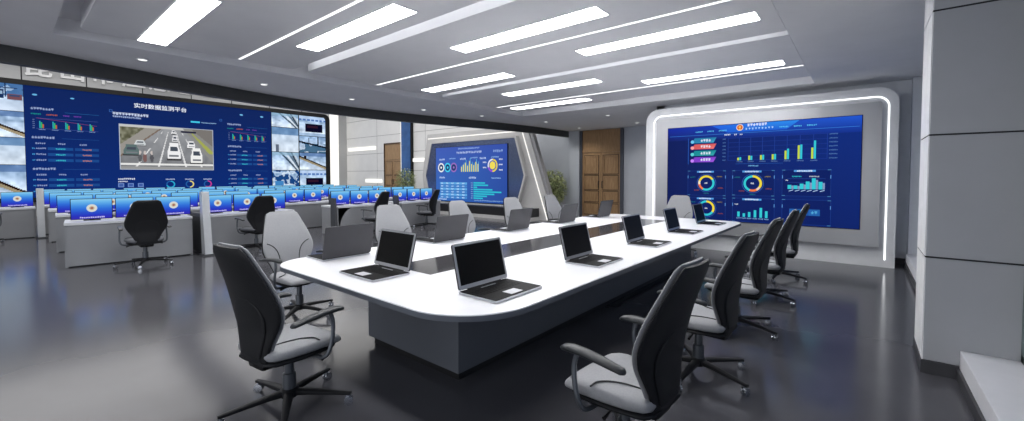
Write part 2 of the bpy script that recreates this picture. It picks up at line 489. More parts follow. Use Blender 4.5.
double_door('door_1', 'tall brown double door with panels and a transom in the grey-blue wall', -7.93, -6.43, 13.7, 3.2, 2.46, 'door_wood', True)
double_door('door_2', 'light brown panelled door in the cream control hall wall', -20.45, -18.9, 13.7, 3.3, 2.5, 'door_wood_light', False)

# ------------------------------------------------------------------ lamps
proto = thing('ceiling_light', 'x', 'ceiling light')
bm = bmesh.new(); frame_prism(bm, [(-1.06, -.15), (1.06, -.15), (1.06, .15), (-1.06, .15)], [(-1.045, -.135), (1.045, -.135), (1.045, .135), (-1.045, .135)], XY, -.008, .0)
obj('frame', bm, 'ceiling_paint', proto, 0)
bm = bmesh.new(); bx(bm, -1.045, 1.045, -.135, .135, -.012, 0); obj('diffuser', bm, 'light_panel', proto, 0)
used = [False]
for x, y, lab in ((-5.81, 1.25, 'long ceiling light on the near panel, nearest the control hall'),
                  (-4.57, 2.6, 'long ceiling light on the near panel beside the trench'),
                  (-2.1, 1.25, 'added fill light out of view on the near panel, nearest the windows'),  # out of view, added as fill
                  (-3.1, 3.9, 'long ceiling light on the middle panel beside the near trench'),
                  (-5.54, 5.36, 'long ceiling light on the middle panel, nearest the control hall'),
                  (-1.92, 5.05, 'long ceiling light on the middle panel, nearest the windows'),
                  (-4.62, 6.67, 'long ceiling light on the far panel beside the far trench'),
                  (-1.97, 7.34, 'long ceiling light on the far panel, nearest the windows'),
                  (-5.64, 8.15, 'long ceiling light on the far panel, nearest the control hall')):
    put(proto, used, (x, y, ZC-.001), 0, lab, 'long ceiling lights over the meeting table')
for y, lab in ((2.22, 'thin line of light along the near ceiling panel'), (4.44, 'thin line of light along the middle ceiling panel'), (7.75, 'thin line of light along the far ceiling panel')):
    bm = bmesh.new(); bx(bm, -6.88, -.72, y-.014, y+.014, ZC-.006, ZC-.001)
    tag(obj('ceiling_strip_light', bm, 'light_strip', None, 0), lab, 'ceiling light', 'thin light lines in the ceiling')
proto = thing('downlight', 'x', 'downlight')
bm = bmesh.new(); lathe(bm, [(.075, 0), (.085, -.008), (.07, -.012), (.052, -.004)], 24); obj('trim_ring', bm, 'surround_white', proto)
bm = bmesh.new(); lathe(bm, [(.052, -.004), (.050, -.011), (.01, -.013)], 24); obj('lens', bm, 'downlight_lens', proto)
sl = bpy.data.lights.new('downlight_beam', 'SPOT'); sl.energy = 45; sl.spot_size = 2.3; sl.spot_blend = .8; sl.shadow_soft_size = .06; sl.color = (1, .97, .93)
so = bpy.data.objects.new('downlight_beam', sl); COL.objects.link(so); so.parent = proto; so.location = (0, 0, -.03)
used = [False]
ordn = ['first', 'second', 'third', 'fourth', 'fifth', 'sixth', 'seventh']
DLS = [(-7.98, 1.34), (-8.42, 3.1), (-8.56, 4.9), (-8.55, 6.84), (-8.16, 8.55)]
for i, (x, y) in enumerate(DLS):
    put(proto, used, (x, y, ZC), 0, '%s small round downlight along the dark curved fascia from the near end' % ordn[i], 'small round downlights')
for x, y, lab in ((-7.53, 10.73, 'small round downlight beyond the recess, before the grey-blue pier'), (-5.43, 10.69, 'small round downlight beyond the recess, before the brown door'),
                  (-5.47, 12.75, 'small round downlight above and right of the brown door'), (-7.6, 12.86, 'small round downlight above and left of the brown door')):
    put(proto, used, (x, y, ZC), 0, lab, 'small round downlights')
for x in (-22.5, -19.5, -16.5, -13.5, -11.0):  # unseen glowing panels, added and sized to light the hall softly
    for y in (1.0, 9.0):
        bm = bmesh.new(); bx(bm, x-1.2, x+1.2, y-3.4, y+3.4, 6.02, 6.05); l = obj('ceiling_light', bm, 'hall_fill', CH, 0)
        bm = bmesh.new(); q = [(x+a*1.2, y+b*3.4) for a, b in ((-1, -1), (1, -1), (1, 1), (-1, 1))]; Q = [(x+a*1.23, y+b*3.43) for a, b in ((-1, -1), (1, -1), (1, 1), (-1, 1))]
        frame_prism(bm, Q, q, XY, 6.015, 6.05); obj('frame', bm, 'ceiling_paint', l, 0)

# light bars and pillar on the hall wall
for x0, x1, z, w, lab in ((-24.35, -21.4, 3.15, .1, 'longest white light bar high on the cream wall near the giant screen'), (-22.45, -20.8, 1.27, .1, 'low white light bar on the cream wall left of the light brown door'),
                          (-17.95, -16.6, 2.37, .09, 'short white light bar between the blue pillar and the hexagonal display'), (-9.95, -9.3, 1.0, .09, 'short white light bar behind the leafy plant')):
    bm = bmesh.new(); bx(bm, x0, x1, 13.63, 13.686 if x0 > -10 else 13.701, z-w, z+w, .01)
    tag(obj('wall_lamp', bm, 'hall_bar', None, 0), lab, 'light bar', 'white light bars on the cream wall')
bm = bmesh.new(); bx(bm, -24.62, -24.35, 12.62, 13.04, 0, 6.05)
tag(obj('light_column', bm, 'hall_bar', None, 0), 'tall white lit column beside the giant screen', 'light column')
bm = bmesh.new(); bx(bm, -18.82, -18.05, 13.55, 13.7, 0, 6.05)
o = tag(obj('blue_pillar', bm, 'blue_pillar', None, 0), 'tall glossy blue pilaster between the light brown door and the hexagonal display', 'pilaster')
bm = bmesh.new(); bx(bm, -18.88, -18.82, 13.56, 13.7, 0, 6.05); obj('light_strip', bm, 'hall_bar', o, 0)
bm = bmesh.new(); bx(bm, -18.05, -17.97, 13.56, 13.7, 0, 6.05); obj('edge_strip', bm, 'black_plastic', o, 0)
# ------------------------------------------------------------------ pictures for the screens
RNG = np.random.default_rng(3)
def smooth_noise(h, w, k):
    a = RNG.random((h//k+2, w//k+2)); ys = np.arange(h)/k; xs = np.arange(w)/k
    y0 = ys.astype(int); x0 = xs.astype(int); fy = (ys-y0)[:, None]; fx = (xs-x0)[None]
    return (a[y0][:, x0]*(1-fy)*(1-fx)+a[y0+1][:, x0]*fy*(1-fx)+a[y0][:, x0+1]*(1-fy)*fx+a[y0+1][:, x0+1]*fy*fx)
def canvas_img(h, w, top, bot):
    t = np.linspace(0, 1, h)[:, None, None]
    return np.ones((h, w, 3))*(np.array(top)*(1-t)+np.array(bot)*t)
def grid(h, w):
    v, u = np.mgrid[0:h, 0:w]; return (u+.5)/w, (v+.5)/h
def fill(img, mask, col, a=1.0): img[mask] = img[mask]*(1-a)+np.array(col)*a
def quadmask(u, v, P):
    m = np.ones_like(u, bool); s = 0
    for (a, b), (c, d) in zip(P, P[1:]+P[:1]):
        m &= ((c-a)*(v-b)-(d-b)*(u-a)) >= 0
    return m
def img_road(h=66, w=132):
    u, v = grid(h, w); img = canvas_img(h, w, (150, 152, 156), (120, 122, 126)); n = smooth_noise(h, w, 5)[..., None]; img += (n-.5)*22
    hor = .03
    L = .42-.62*(v-hor); R = .66+.42*(v-hor)
    fill(img, u < L, (150, 146, 140)); m = (u < L-.16) & (v < .5); fill(img, m, (112, 112, 92)); img[m] += (smooth_noise(h, w, 3)[m][:, None]-.5)*70
    fill(img, (u < L+.012) & (u > L-.012), (120, 104, 92))
    fill(img, v < .05, (196, 196, 192))
    fill(img, u > R, (138, 138, 134)); fill(img, (u > .60+.42*v+.10) & (u < .70+.55*v) & (v > .1) & (v < .6), (162, 168, 84)); fill(img, (u > .74+.62*v), (120, 116, 112))
    for k, s in ((.455, -.33), (.50, -.13), (.57, .12), (.62, .27)):      # lane lines fanning out from the far end
        x = k+s*(v-hor); wd = .002+.010*v
        dash = (np.floor(v**.6*9) % 2 == 0) | (abs(s) < .15)
        fill(img, (np.abs(u-x) < wd) & dash & (v > .1), (236, 236, 236), .85)
    fill(img, (v > .87) & (v < .91), (240, 240, 238), .9)
    fill(img, (v > .94), (150, 150, 150))
    def car(u0, u1, v0, v1, body, roof=(70, 78, 90)):
        uu, vv = (u-u0)/(u1-u0), (v-v0)/(v1-v0)
        fill(img, (uu > -.05) & (uu < 1.05) & (vv > .9) & (vv < 1.06), (60, 60, 62))
        fill(img, (np.abs(uu-.5) < .33+.17*np.clip(vv*2.2-.25, 0, 1)) & (vv > 0) & (vv < .97), body)
        fill(img, (np.abs(uu-.5) < .24+.12*vv) & (vv > .22) & (vv < .48), roof)
        fill(img, (np.abs(uu-.5) < .36) & (vv > .72) & (vv < .84), (120, 124, 130))
    car(.525, .572, .06, .16, (232, 232, 234)); car(.53, .59, .18, .34, (226, 226, 230)); car(.70, .79, .30, .47, (236, 236, 238))
    car(.475, .62, .37, .76, (238, 238, 240)); car(.735, .875, .47, .84, (240, 240, 238)); car(.14, .25, .33, .46, (206, 212, 214)); car(.03, .185, .44, .68, (92, 112, 112))
    for a, c in ((.24, (122, 92, 90)), (.31, (86, 86, 92)), (.19, (92, 94, 98))):
        fill(img, ((u-a)/.02)**2+((v-.74)/.1)**2 < 1, c); fill(img, ((u-a)/.012)**2+((v-.62)/.05)**2 < 1, (200, 190, 186))
    fill(img, (u > .63) & (u < .8) & (v > .06) & (v < .11), (40, 40, 60))
    return np.clip(img, 0, 255)
def img_tile(kind, h=34, w=44):
    u, v = grid(h, w); img = canvas_img(h, w, (176, 200, 228), (222, 232, 244)); n = smooth_noise(h, w, 6)[..., None]; n2 = smooth_noise(h, w, 3)[..., None]
    img += (n-.5)*60+(n2-.5)*26
    if kind == 'bus':
        fill(img, (v < .45) & (n[..., 0] > .45), (96, 130, 172), .8); fill(img, (u > .3) & (u < .62) & (v > .24) & (v < .56), (74, 96, 130)); fill(img, (u > .34) & (u < .58) & (v > .3) & (v < .4), (176, 196, 216)); fill(img, (u > .68) & (u < .97) & (v > .38) & (v < .58), (150, 118, 124)); fill(img, (u > .72) & (u < .93) & (v > .42) & (v < .48), (96, 116, 146)); fill(img, (np.abs(u-.64) < .012) & (v < .5), (70, 86, 116)); fill(img, (np.abs(v-.12-.06*u) < .012), (80, 96, 130)); fill(img, v > .62, (214, 226, 242), .6)
    elif kind == 'fence':
        fill(img, v < .2+.02*u, (112, 136, 176), .6); x = v-.2-.62*u; fill(img, (x > -.02) & (x < .05), (84, 66, 60)); fill(img, (x > .05) & (x < .16), (176, 160, 130), .8); fill(img, (np.abs(u-.2) < .04) & (v > .18) & (v < .34), (76, 66, 70))
    elif kind == 'truck':
        fill(img, (v < .2), (206, 222, 244), .7); fill(img, (v > .16) & (v < .24) & (np.sin(u*40) > -.4), (120, 150, 200)); fill(img, (u > .22) & (u < .88) & (v > .38) & (v < .78), (54, 56, 86)); fill(img, (u > .3) & (u < .7) & (v > .48) & (v < .6), (96, 76, 92)); fill(img, (v > .84), (150, 176, 206), .6)
    elif kind == 'road':
        for k, c in ((0.0, (86, 100, 112)), (.16, (226, 234, 242)), (.3, (120, 136, 150)), (.42, (60, 72, 84)), (.5, (206, 216, 226))):
            x = u-(.25+k)-.65*v*(1-k); fill(img, (x > 0) & (x < .09), c, .85)
        fill(img, v < .18, (170, 196, 214), .7)
    elif kind == 'haze':
        fill(img, v < .3, (122, 152, 186), .65); fill(img, (np.abs(u-.2) < .06) & (v > .72), (40, 48, 66)); fill(img, v > .3, (226, 234, 242), .5)
    elif kind == 'yard':
        fill(img, (v > .45) & (n[..., 0] > .4), (84, 116, 140), .8); fill(img, (np.abs(v-.5-.3*(u-.5)) < .05), (50, 60, 76)); fill(img, (np.abs(u-.35) < .02) & (v > .1) & (v < .5), (60, 66, 80)); fill(img, (np.abs(u-.7) < .02) & (v < .5), (60, 66, 80))
    elif kind == 'city':
        fill(img, (n[..., 0] > .5), (56, 92, 140), .85); fill(img, (n2[..., 0] > .68), (226, 236, 246), .8); fill(img, (u > .1) & (u < .4) & (v > .5) & (v < .75), (110, 160, 206))
    return np.clip((img-190)*1.35+172, 0, 255)

WH = (236, 242, 255); CY = (52, 200, 214); YE = (238, 214, 60); TE = (36, 190, 180); OR = (240, 120, 70); PU = (150, 80, 220)
NAVY = (14, 34, 108)

# ------------------------------------------------------------------ display beside the windows
D = thing('wall_display', 'large blue dashboard display in a white light-lined surround by the windows', 'display screen', (-1.7, 9.5, 0))
f0 = lambda y0: (lambda u, v, w: Vector((u+1.7, w-9.5, v)))
F = lambda u, v, w: Vector((u+1.7, w-9.5, v))
bm = bmesh.new(); prism(bm, rrect(-3.85, .45, 0, 3.05, (0.01, .01, .28, .28), 8), F, 9.5, 10.11)
obj('surround', bm, 'surround_white', D, 30)
pth = [(.32, .13)]+[(u, v) for u, v in rrect(-3.665, .325, .0, 2.89, (.02, .02, .17, .17), 8)[18:36]]+[(-3.665, .02)]
bm = bmesh.new(); tube(bm, [F(u, v, 9.496) for u, v in pth], .010, 8); obj('light_strip', bm, 'led_white', D)
bm = bmesh.new(); prism(bm, rrect(-3.56, .235, .35, 2.79, .03, 3), F, 9.36, 9.5); obj('bezel', bm, 'bezel_grey', D, 30)
bm = bmesh.new(); bx(bm, -3.30+1.7, -.01+1.7, 9.34-9.5, 9.37-9.5, .63, 2.59); scr = obj('screen', bm, 'black_gloss', D, 0)
C = Canvas((1.7, 9.337-9.5, 0), (1, 0, 0), (0, 0, 1))
C.poly([(-3.29, .64), (-.02, .64), (-.02, 2.3), (-3.29, 2.3)], [(12, 26, 84), (14, 36, 106), (16, 44, 124), (12, 28, 90)])
C.poly([(-3.29, 2.3), (-.02, 2.3), (-.02, 2.58), (-3.29, 2.58)], [(16, 30, 100), (20, 48, 140), (34, 86, 206), (22, 44, 160)])
C.poly([(-2.1, 2.42), (-1.1, 2.42), (-.9, 2.575), (-2.4, 2.575)], [(30, 92, 210), (30, 92, 210), (46, 140, 236), (36, 100, 226)], 2)
C.rect(-3.25, -.05, 2.395, 2.402, (60, 130, 220), 2)
C.disc(-1.881, 2.507, .062, (250, 226, 196), 3); C.disc(-1.881, 2.507, .05, (214, 86, 40), 4); C.disc(-1.881, 2.515, .022, (244, 190, 90), 5); C.rect(-1.9, -1.862, 2.466, 2.482, (244, 200, 110), 5)
C.marks(-1.75, -1.42, 2.52, .05, WH, 4, .15); C.marks(-1.78, -1.30, 2.455, .034, (190, 226, 255), 4, .9)
for s0, s1 in ((-2.714, -2.572), (-2.482, -2.352), (-2.264, -2.118), (-1.215, -1.074), (-.991, -.855), (-.791, -.644)):
    C.marks(s0, s1, 2.455, .026, (96, 206, 246), 4, .15)
for t, col in ((2.285, (38, 128, 170)), (2.158, (214, 92, 92)), (2.022, (26, 142, 150)), (1.888, (128, 62, 200))):
    C.poly([(-2.79, t-.05), (-2.36, t-.05), (-2.305, t+.055), (-2.73, t+.055)], [col, tuple(min(255, c+30) for c in col), col, col], 3)
    C.disc(-2.775, t-.02, .036, tuple(min(255, c+70) for c in col), 4); C.marks(-2.61, -2.39, t-.022, .05, WH, 4, .2)
C.rect(-2.862, -2.85, 1.8, 2.345, (40, 90, 180), 3)
for k in range(9): C.rect(-2.09+k*.2, -2.083+k*.2, 1.86, 2.3, (34, 66, 156), 2)
for k in range(6): C.rect(-2.09, -.48, 1.86+k*.088, 1.866+k*.088, (30, 60, 150), 2)
for k in range(7):
    C.marks(-2.19, -2.13, 1.86+k*.07, .022, (84, 124, 180), 3, .1); C.marks(-.46, -.34, 1.86+k*.07, .022, (84, 124, 180), 3, .1)
C.marks(-2.16, -2.05, 2.36, .03, WH, 3, .2); C.marks(-1.98, -1.93, 2.36, .026, WH, 3, .2); C.marks(-1.88, -1.83, 2.36, .026, WH, 3, .2)
for s, ha, hb in ((-1.883, .05, .06), (-1.69, .085, .08), (-1.49, .09, .095), (-1.295, .1, .105), (-1.09, .16, .195), (-.887, .25, .262), (-.684, .2, .325)):
    C.rect(s-.034, s-.002, 1.862, 1.862+ha, (196, 214, 70), 4); C.rect(s+.004, s+.036, 1.862, 1.862+hb, CY, 4); C.marks(s-.045, s+.06, 1.822, .02, (100, 132, 180), 4, .1)
C.marks(-1.72, -1.55, 1.735, .026, (120, 190, 240), 4, .15); C.rect(-1.95, -1.15, 1.79, 1.794, (50, 110, 200), 3)
for a, b, c, d in ((-2.86, -2.12, 1.145, 1.66), (-2.0, -1.275, 1.165, 1.66), (-1.155, -.42, 1.18, 1.665), (-2.855, -2.117, .64, 1.105), (-1.993, -1.268, .645, 1.115), (-1.15, -.414, .66, 1.117)):
    C.rect(a, b, c, d, (13, 32, 98), 2); C.box(a, b, c, d, (30, 62, 140), .006, 3)
    for s in (a, b-.05): C.rect(s, s+.05, c, c+.012, (70, 130, 176), 4); C.rect(s, s+.05, d-.012, d, (70, 130, 176), 4)
    for s in (a, b-.012): C.rect(s, s+.012, d-.16, d-.1, (90, 150, 220), 4)
    m = (a+b)/2-.02
    if (a, c) != (-1.15, .66): C.rect(m-.165, m+.165, d-.04, d-.004, (80, 150, 220), 4); C.marks(m-.12, m+.12, d-.036, .027, WH, 5, .15)
for s, t, segs in ((-2.488, 1.405, ((.16, YE), (.42, CY), (.14, OR), (.08, (236, 226, 206)), (.2, YE))), (-1.64, 1.405, ((.34, YE), (.08, (236, 206, 186)), (.14, OR), (.44, CY))),
                   (-2.48, .885, ((.34, YE), (.3, CY), (.2, OR), (.16, CY)))):
    C.ring(s, t, .118, .16, segs, 5); C.ring(s, t, .18, .187, ((1, (60, 110, 200)),), 4); C.marks(s-.035, s+.04, t-.015, .03, WH, 5, .2)
    for a, b, cc in ((-.32, .11, CY), (.2, .12, YE), (.22, -.11, OR), (-.24, -.16, OR), (-.05, -.225, CY)): C.marks(s+a, s+a+.1, t+b, .022, tuple(int(q*.62) for q in cc), 5, .15)
for s, h in ((-1.025, .075), (-.931, .066), (-.839, .1), (-.748, .14), (-.658, .2), (-.559, .135)):
    C.rect(s-.04, s+.018, 1.31, 1.31+h, CY, 5); C.rect(s+.02, s+.052, 1.31, 1.31+h*.85, (130, 150, 190), 5); C.line([(s-.02, 1.27), (s+.05, 1.295)], (170, 200, 240), .012, 5)
for k in range(3): C.rect(-1.07, -.5, 1.36+k*.07, 1.364+k*.07, (44, 84, 170), 4)
C.marks(-1.0, -.84, 1.53, .022, CY, 5, .15); C.marks(-.74, -.58, 1.53, .022, (200, 210, 220), 5, .15); C.marks(-1.1, -1.05, 1.46, .022, WH, 5, .15)
for s, h in ((-1.878, .1), (-1.783, .07), (-1.69, .1), (-1.59, .14), (-1.492, .19), (-1.4, .13)):
    C.rect(s-.022, s+.022, .745, .745+h, CY, 5); C.marks(s-.04, s+.04, .708, .022, (140, 180, 230), 5, .1)
C.marks(-1.95, -1.88, .98, .022, WH, 5, .15)
C.rect(-1.03, -.57, .83, .945, (36, 96, 170), 5); C.marks(-.98, -.76, .865, .05, (90, 180, 220), 6, .2); C.rect(-.75, -.74, .83, .945, (20, 50, 130), 6); C.marks(-.7, -.6, .865, .05, (90, 180, 220), 6, .2)
C.build('dashboard', scr)

# ------------------------------------------------------------------ giant screen of the control hall
X0 = -24.6
G = thing('video_wall', 'giant dark-framed video wall with traffic picture across the control hall', 'video wall', (X0, 5, 0))
FY = lambda u, v, w: Vector((w-X0, u-5, v))
bm = bmesh.new(); frame_prism(bm, rrect(-4.4, 12.52, .55, 5.17, (.1, .1, .35, .1), 8), rrect(-4.2, 12.27, .72, 4.985, (.05, .05, .2, .05), 8), FY, X0, -24.38); obj('bezel', bm, 'black_plastic', G)
bm = bmesh.new(); bx(bm, 0.0, .15, -9.3, 7.4, .6, 5.1); gs = obj('screen', bm, 'black_gloss', G, 0)
C = Canvas((.155, -5, 0), (0, 1, 0), (0, 0, 1), .003)
C.poly([(.63, .7), (9.3, .7), (9.3, 5.0), (.63, 5.0)], [(8, 42, 116), (8, 42, 116), (8, 34, 92), (8, 34, 92)])
C.disc(.91, 4.66, .07, (100, 176, 226), 2, 12, .035); C.disc(1.91, 4.65, .06, (100, 176, 226), 2, 12, .03); C.disc(7.9, 4.66, .08, (110, 180, 230), 2, 12, .04); C.disc(8.85, 4.66, .08, (110, 180, 230), 2, 12, .04)
C.text('实时数据监测平台', 3.78, 4.54, .22, WH, 3, width=1.85, bold=.012)
C.marks(3.08, 4.25, 4.15, .11, (214, 226, 250), 3, .05); C.marks(3.08, 4.0, 4.04, .07, (170, 190, 232), 3, .05)
for a in (2.98, 6.95): C.box(a, a+.1, 4.25, 4.35, (60, 110, 190), .015, 2)
C.rect(5.78, 6.14, 4.07, 4.15, (64, 196, 230), 3); C.marks(6.2, 6.82, 4.08, .05, (150, 190, 230), 3, .1)
def side_panel(o, k, w):
    C.marks(o, o+.63*k, 4.1, .085, (160, 178, 220), 3, .05); C.rect(o+.9*k, o+1.88*k, 4.05, 4.06, (40, 110, 170), 3)
    for a, b, col in ((0, .29, TE), (.4, .7, OR), (.85, 1.03, PU), (1.14, 1.36, PU)): C.marks(o+a*k, o+b*k, 3.905, .05, tuple(int(q*.8) for q in col), 3, .05)
    C.line([(o+.12*k, 3.78), (o+1.84*k, 3.78)], (70, 90, 160), .012, 2); C.line([(o+.12*k, 3.38), (o+1.84*k, 3.38)], (70, 90, 160), .012, 2); C.line([(o+.14*k, 3.78), (o+.9*k, 3.70), (o+1.8*k, 3.6)], (150, 70, 120), .012, 3)
    for j in range(5): C.marks(o+.04*k, o+.1*k, 3.38+.08*j, .03, (130, 150, 200), 3, .1)
    for j in range(5):
        x = o+(.21+.345*j)*k
        for q, (hh, col) in enumerate(((.27, CY), (.22, (60, 220, 130)), (.15, OR))): C.rect(x+q*.042*k, x+(q*.042+.036)*k, 3.4, 3.4+hh, tuple(int(q*.82) for q in col), 4)
        C.marks(x-.02, x+.16*k, 3.33, .032, (140, 170, 220), 3, .1)
    def table(t, n):
        C.marks(o, o+.62*k, t, .085, (160, 178, 220), 3, .05); C.rect(o+.8*k, o+1.86*k, t+.02, t+.03, (40, 90, 160), 3)
        for a, b in ((.09, .38), (.68, .89), (1.28, 1.5)): C.marks(o+a*k, o+b*k, t-.22, .06, (150, 168, 212), 3, .05)
        for j in range(n):
            y = t-.39-.225*j
            C.marks(o+.0*k, o+.08*k, y-.02, .05, (70, 160, 220), 3, .1); C.marks(o+.1*k, o+.37*k, y-.02, .06, (150, 168, 212), 3, .05)
            C.rect(o+.41*k, o+1.1*k, y-.05, y+.06, (24, 74, 142), 3); C.rect(o+1.15*k, o+1.84*k, y-.05, y+.06, (24, 70, 138), 3)
            C.marks(o+.62*k, o+.9*k, y-.025, .05, (60, 200, 210), 4, .05); C.marks(o+1.36*k, o+1.64*k, y-.025, .05, (206, 130, 90), 4, .05)
    table(3.0, 3); table(1.79, 3)
side_panel(.79, 1.0, 1); side_panel(7.27, .98, 1)
C.picture(3.29, 6.635, 1.855, 3.76, img_road(), 3); C.rect(3.265, 6.66, 1.83, 3.785, (180, 190, 206), 2)
C.marks(3.19, 3.74, 1.39, .07, WH, 3, .05); C.marks(3.19, 3.5, 1.29, .05, WH, 3, .05)
for a in (3.19, 3.5, 3.83): C.rect(a, a+.19, 1.07, 1.24, (110, 140, 200), 3); C.rect(a+.03, a+.16, 1.1, 1.21, (60, 90, 160), 4)
for a, cs in ((4.97, ((.7, (40, 170, 210)), (.3, (30, 90, 160)))), (5.69, ((.5, (230, 214, 120)), (.5, (30, 90, 160)))), (6.4, ((.6, (200, 60, 150)), (.4, (30, 90, 160))))):
    C.ring(a, 1.17, .115, .165, cs, 3); C.marks(a-.18, a+.18, 1.37, .055, (190, 206, 240), 3, .05)
for t0, t1, kd in ((3.98, 4.98, 'bus'), (3.0, 3.96, 'fence'), (1.98, 2.98, 'haze'), (.72, 1.96, 'fence')): C.picture(-.6, .62, t0, t1, img_tile(kd), 2)
for s, t0, t1, kd in ((-1.85, 3.98, 4.98, 'road'), (-1.85, 3.0, 3.96, 'truck'), (-1.85, 1.98, 2.98, 'yard'), (-1.85, .72, 1.96, 'road')): C.picture(s, -.63, t0, t1, img_tile(kd, 16, 20), 2)
C.rect(-4.2, -1.88, .72, 4.98, (8, 38, 104))
for t0, t1, kd in ((4.22, 4.96, 'road'), (2.88, 4.19, 'haze'), (1.88, 2.85, 'road'), (.72, 1.85, 'city')): C.picture(9.33, 10.72, t0, t1, img_tile(kd), 2)
for t0, t1, kd in ((3.84, 4.96, 'truck'), (2.9, 3.81, 'yard'), (1.91, 2.87, 'fence'), (.72, 1.88, 'truck')): C.picture(10.77, 12.27, t0, t1, img_tile(kd), 2)
C.build('picture', gs)

# sign letters above it
for i, (ch, y) in enumerate(zip('昆山市应急管理局', (.68, 1.62, 2.47, 3.42, 4.3, 5.18, 6.08, 6.96))):
    vs, fs = glyphs(ch, .018, .06); k = .8
    xs = [v[0] for v in vs]; ys = [v[1] for v in vs]
    me = bpy.data.meshes.new('sign_letter'); x0, y0 = min(xs), min(ys)
    me.from_pydata([(-24.56+v[2]*k, y+(v[0]-x0)*k, 5.38+(v[1]-y0)*k) for v in vs], [], fs); me.materials.append(M['sign_white'])
    o = bpy.data.objects.new('sign_letter', me); COL.objects.link(o)
    tag(o, 'raised white character %s, %s of the sign on the grey wall above the video wall' % (ch, (ordn+['eighth'])[i]), 'sign letter', 'raised white sign characters')

# ------------------------------------------------------------------ hexagonal display
HX = thing('hexagonal_display', 'hexagonal blue-framed dashboard display on a slanted grey portal in the control hall', 'display screen', (-12, 12, 0))
F = lambda u, v, w: Vector((u+12, w-12, v))
bm = bmesh.new(); prism(bm, [(-8.08, 0), (-9.26, 3.36), (-14.75, 3.36), (-15.1, 1.6), (-14.9, 0)], F, 12.0, 12.15); obj('portal', bm, 'portal_grey', HX, 0)
bm = bmesh.new(); prism(bm, [(-8.06, 0), (-9.25, 3.38), (-9.12, 3.38), (-7.93, 0)], F, 12.02, 12.2); obj('side_fin', bm, 'portal_side', HX, 0)
bm = bmesh.new()
for P in (((-8.34, .02), (-9.46, 3.17)), ((-9.46, 3.17), (-14.7, 3.17))):
    (a, b), (c, d) = P; tube(bm, [F(a, b, 11.995), F(c, d, 11.995)], .02, 8)
obj('light_strip', bm, 'hall_bar', HX)
hexo = [(-14.36, 3.0), (-9.62, 3.0), (-9.17, 1.58), (-9.55, .42), (-14.45, .42), (-14.78, 1.56)]
hexi = [(-14.28, 2.93), (-9.68, 2.93), (-9.25, 1.58), (-9.6, .48), (-14.4, .48), (-14.68, 1.56)]
bm = bmesh.new(); frame_prism(bm, hexo, hexi, F, 11.83, 12.0); obj('rim', bm, 'portal_grey', HX, 0)
bm = bmesh.new(); prism(bm, hexi, F, 11.86, 12.0); obj('hexagonal_bezel', bm, 'hex_gloss', HX, 0)
bm = bmesh.new(); bx(bm, -3.2, 3.3, -.55, 0, .12, .42); obj('plinth', bm, 'plinth_dark', HX, 0)
bm = bmesh.new(); bx(bm, -3.25, 3.35, -.6, 0, 0, .12); obj('plinth_base', bm, 'portal_grey', HX, 0)
bm = bmesh.new(); bx(bm, -2.0, 2.0, -.17, -.13, .5, 2.74); hs = obj('screen', bm, 'black_gloss', HX, 0)
C = Canvas((12, -.175, 0), (1, 0, 0), (0, 0, 1))
C.poly([(-13.98, .52), (-10.01, .52), (-10.01, 2.73), (-13.98, 2.73)], [(52, 106, 186), (40, 76, 156), (54, 80, 168), (66, 94, 182)])
C.marks(-12.6, -11.4, 2.62, .05, (170, 200, 250), 3, .4); C.marks(-12.7, -11.3, 2.45, .08, (200, 216, 250), 3, .3); C.marks(-10.7, -10.2, 2.44, .09, (160, 190, 240), 3, .3)
for s in (-13.75, -12.5, -11.4): C.marks(s, s+.35, 2.2, .07, (200, 220, 255), 3, .15); C.marks(s+.6, s+1.0, 2.24, .05, (150, 190, 240), 3, .15)
for s, cs in ((-13.64, ((1, (240, 240, 240)),)), (-13.24, ((1, (70, 206, 240)),)), (-12.87, ((1, (150, 110, 190)),))):
    C.disc(s, 1.9, .14, (30, 60, 110), 3); C.ring(s, 1.9, .135, .195, cs, 4); C.disc(s, 1.9, .05, cs[0][1], 4)
for k in range(9):
    s = -12.44+k*.115; hh = (.2, .28, .36, .24, .42, .3, .26, .38, .3)[k]
    C.rect(s, s+.055, 1.72, 1.72+hh, (228, 212, 110), 4); C.rect(s+.05, s+.075, 1.72, 1.72+hh*1.3, (90, 190, 230), 4)
C.ring(-10.73, 1.95, .19, .25, ((.5, YE), (.2, PU), (.3, (230, 230, 250))), 4); C.disc(-10.73, 1.95, .15, (240, 220, 90), 5)
for a, b in ((-.5, .1), (-.5, -.1), (.32, .2), (.32, 0), (.32, -.2)): C.marks(-10.73+a, -10.73+a+.2, 1.95+b, .05, WH, 4, .1)
C.marks(-13.75, -13.4, 1.45, .07, (200, 220, 255), 3, .15); C.marks(-12.0, -11.6, 1.45, .07, (200, 220, 255), 3, .15); C.marks(-10.8, -10.3, 1.45, .05, (150, 190, 240), 3, .15)
for k in range(6):
    t = 1.25-k*.115; C.rect(-13.72, -12.1, t-.045, t+.045, (96, 168, 226) if k % 2 == 0 else (70, 136, 206), 3)
    for q in range(5): C.marks(-13.66+q*.32, -13.5+q*.32, t-.025, .05, (206, 232, 255), 4, .1)
for k, L in enumerate((.62, .78, .2, 1.0, 1.45, 1.1, .72, .5)):
    t = 1.28-k*.085; C.rect(-11.74, -11.74+L, t-.028, t+.028, (48, 190, 210), 4); C.marks(-11.88, -11.78, t-.02, .035, (160, 200, 240), 4, .1)
C.marks(-11.7, -10.2, .58, .04, (160, 200, 240), 4, .6); C.marks(-13.8, -13.3, .56, .06, (200, 226, 255), 4, .15)
C.build('dashboard', hs)
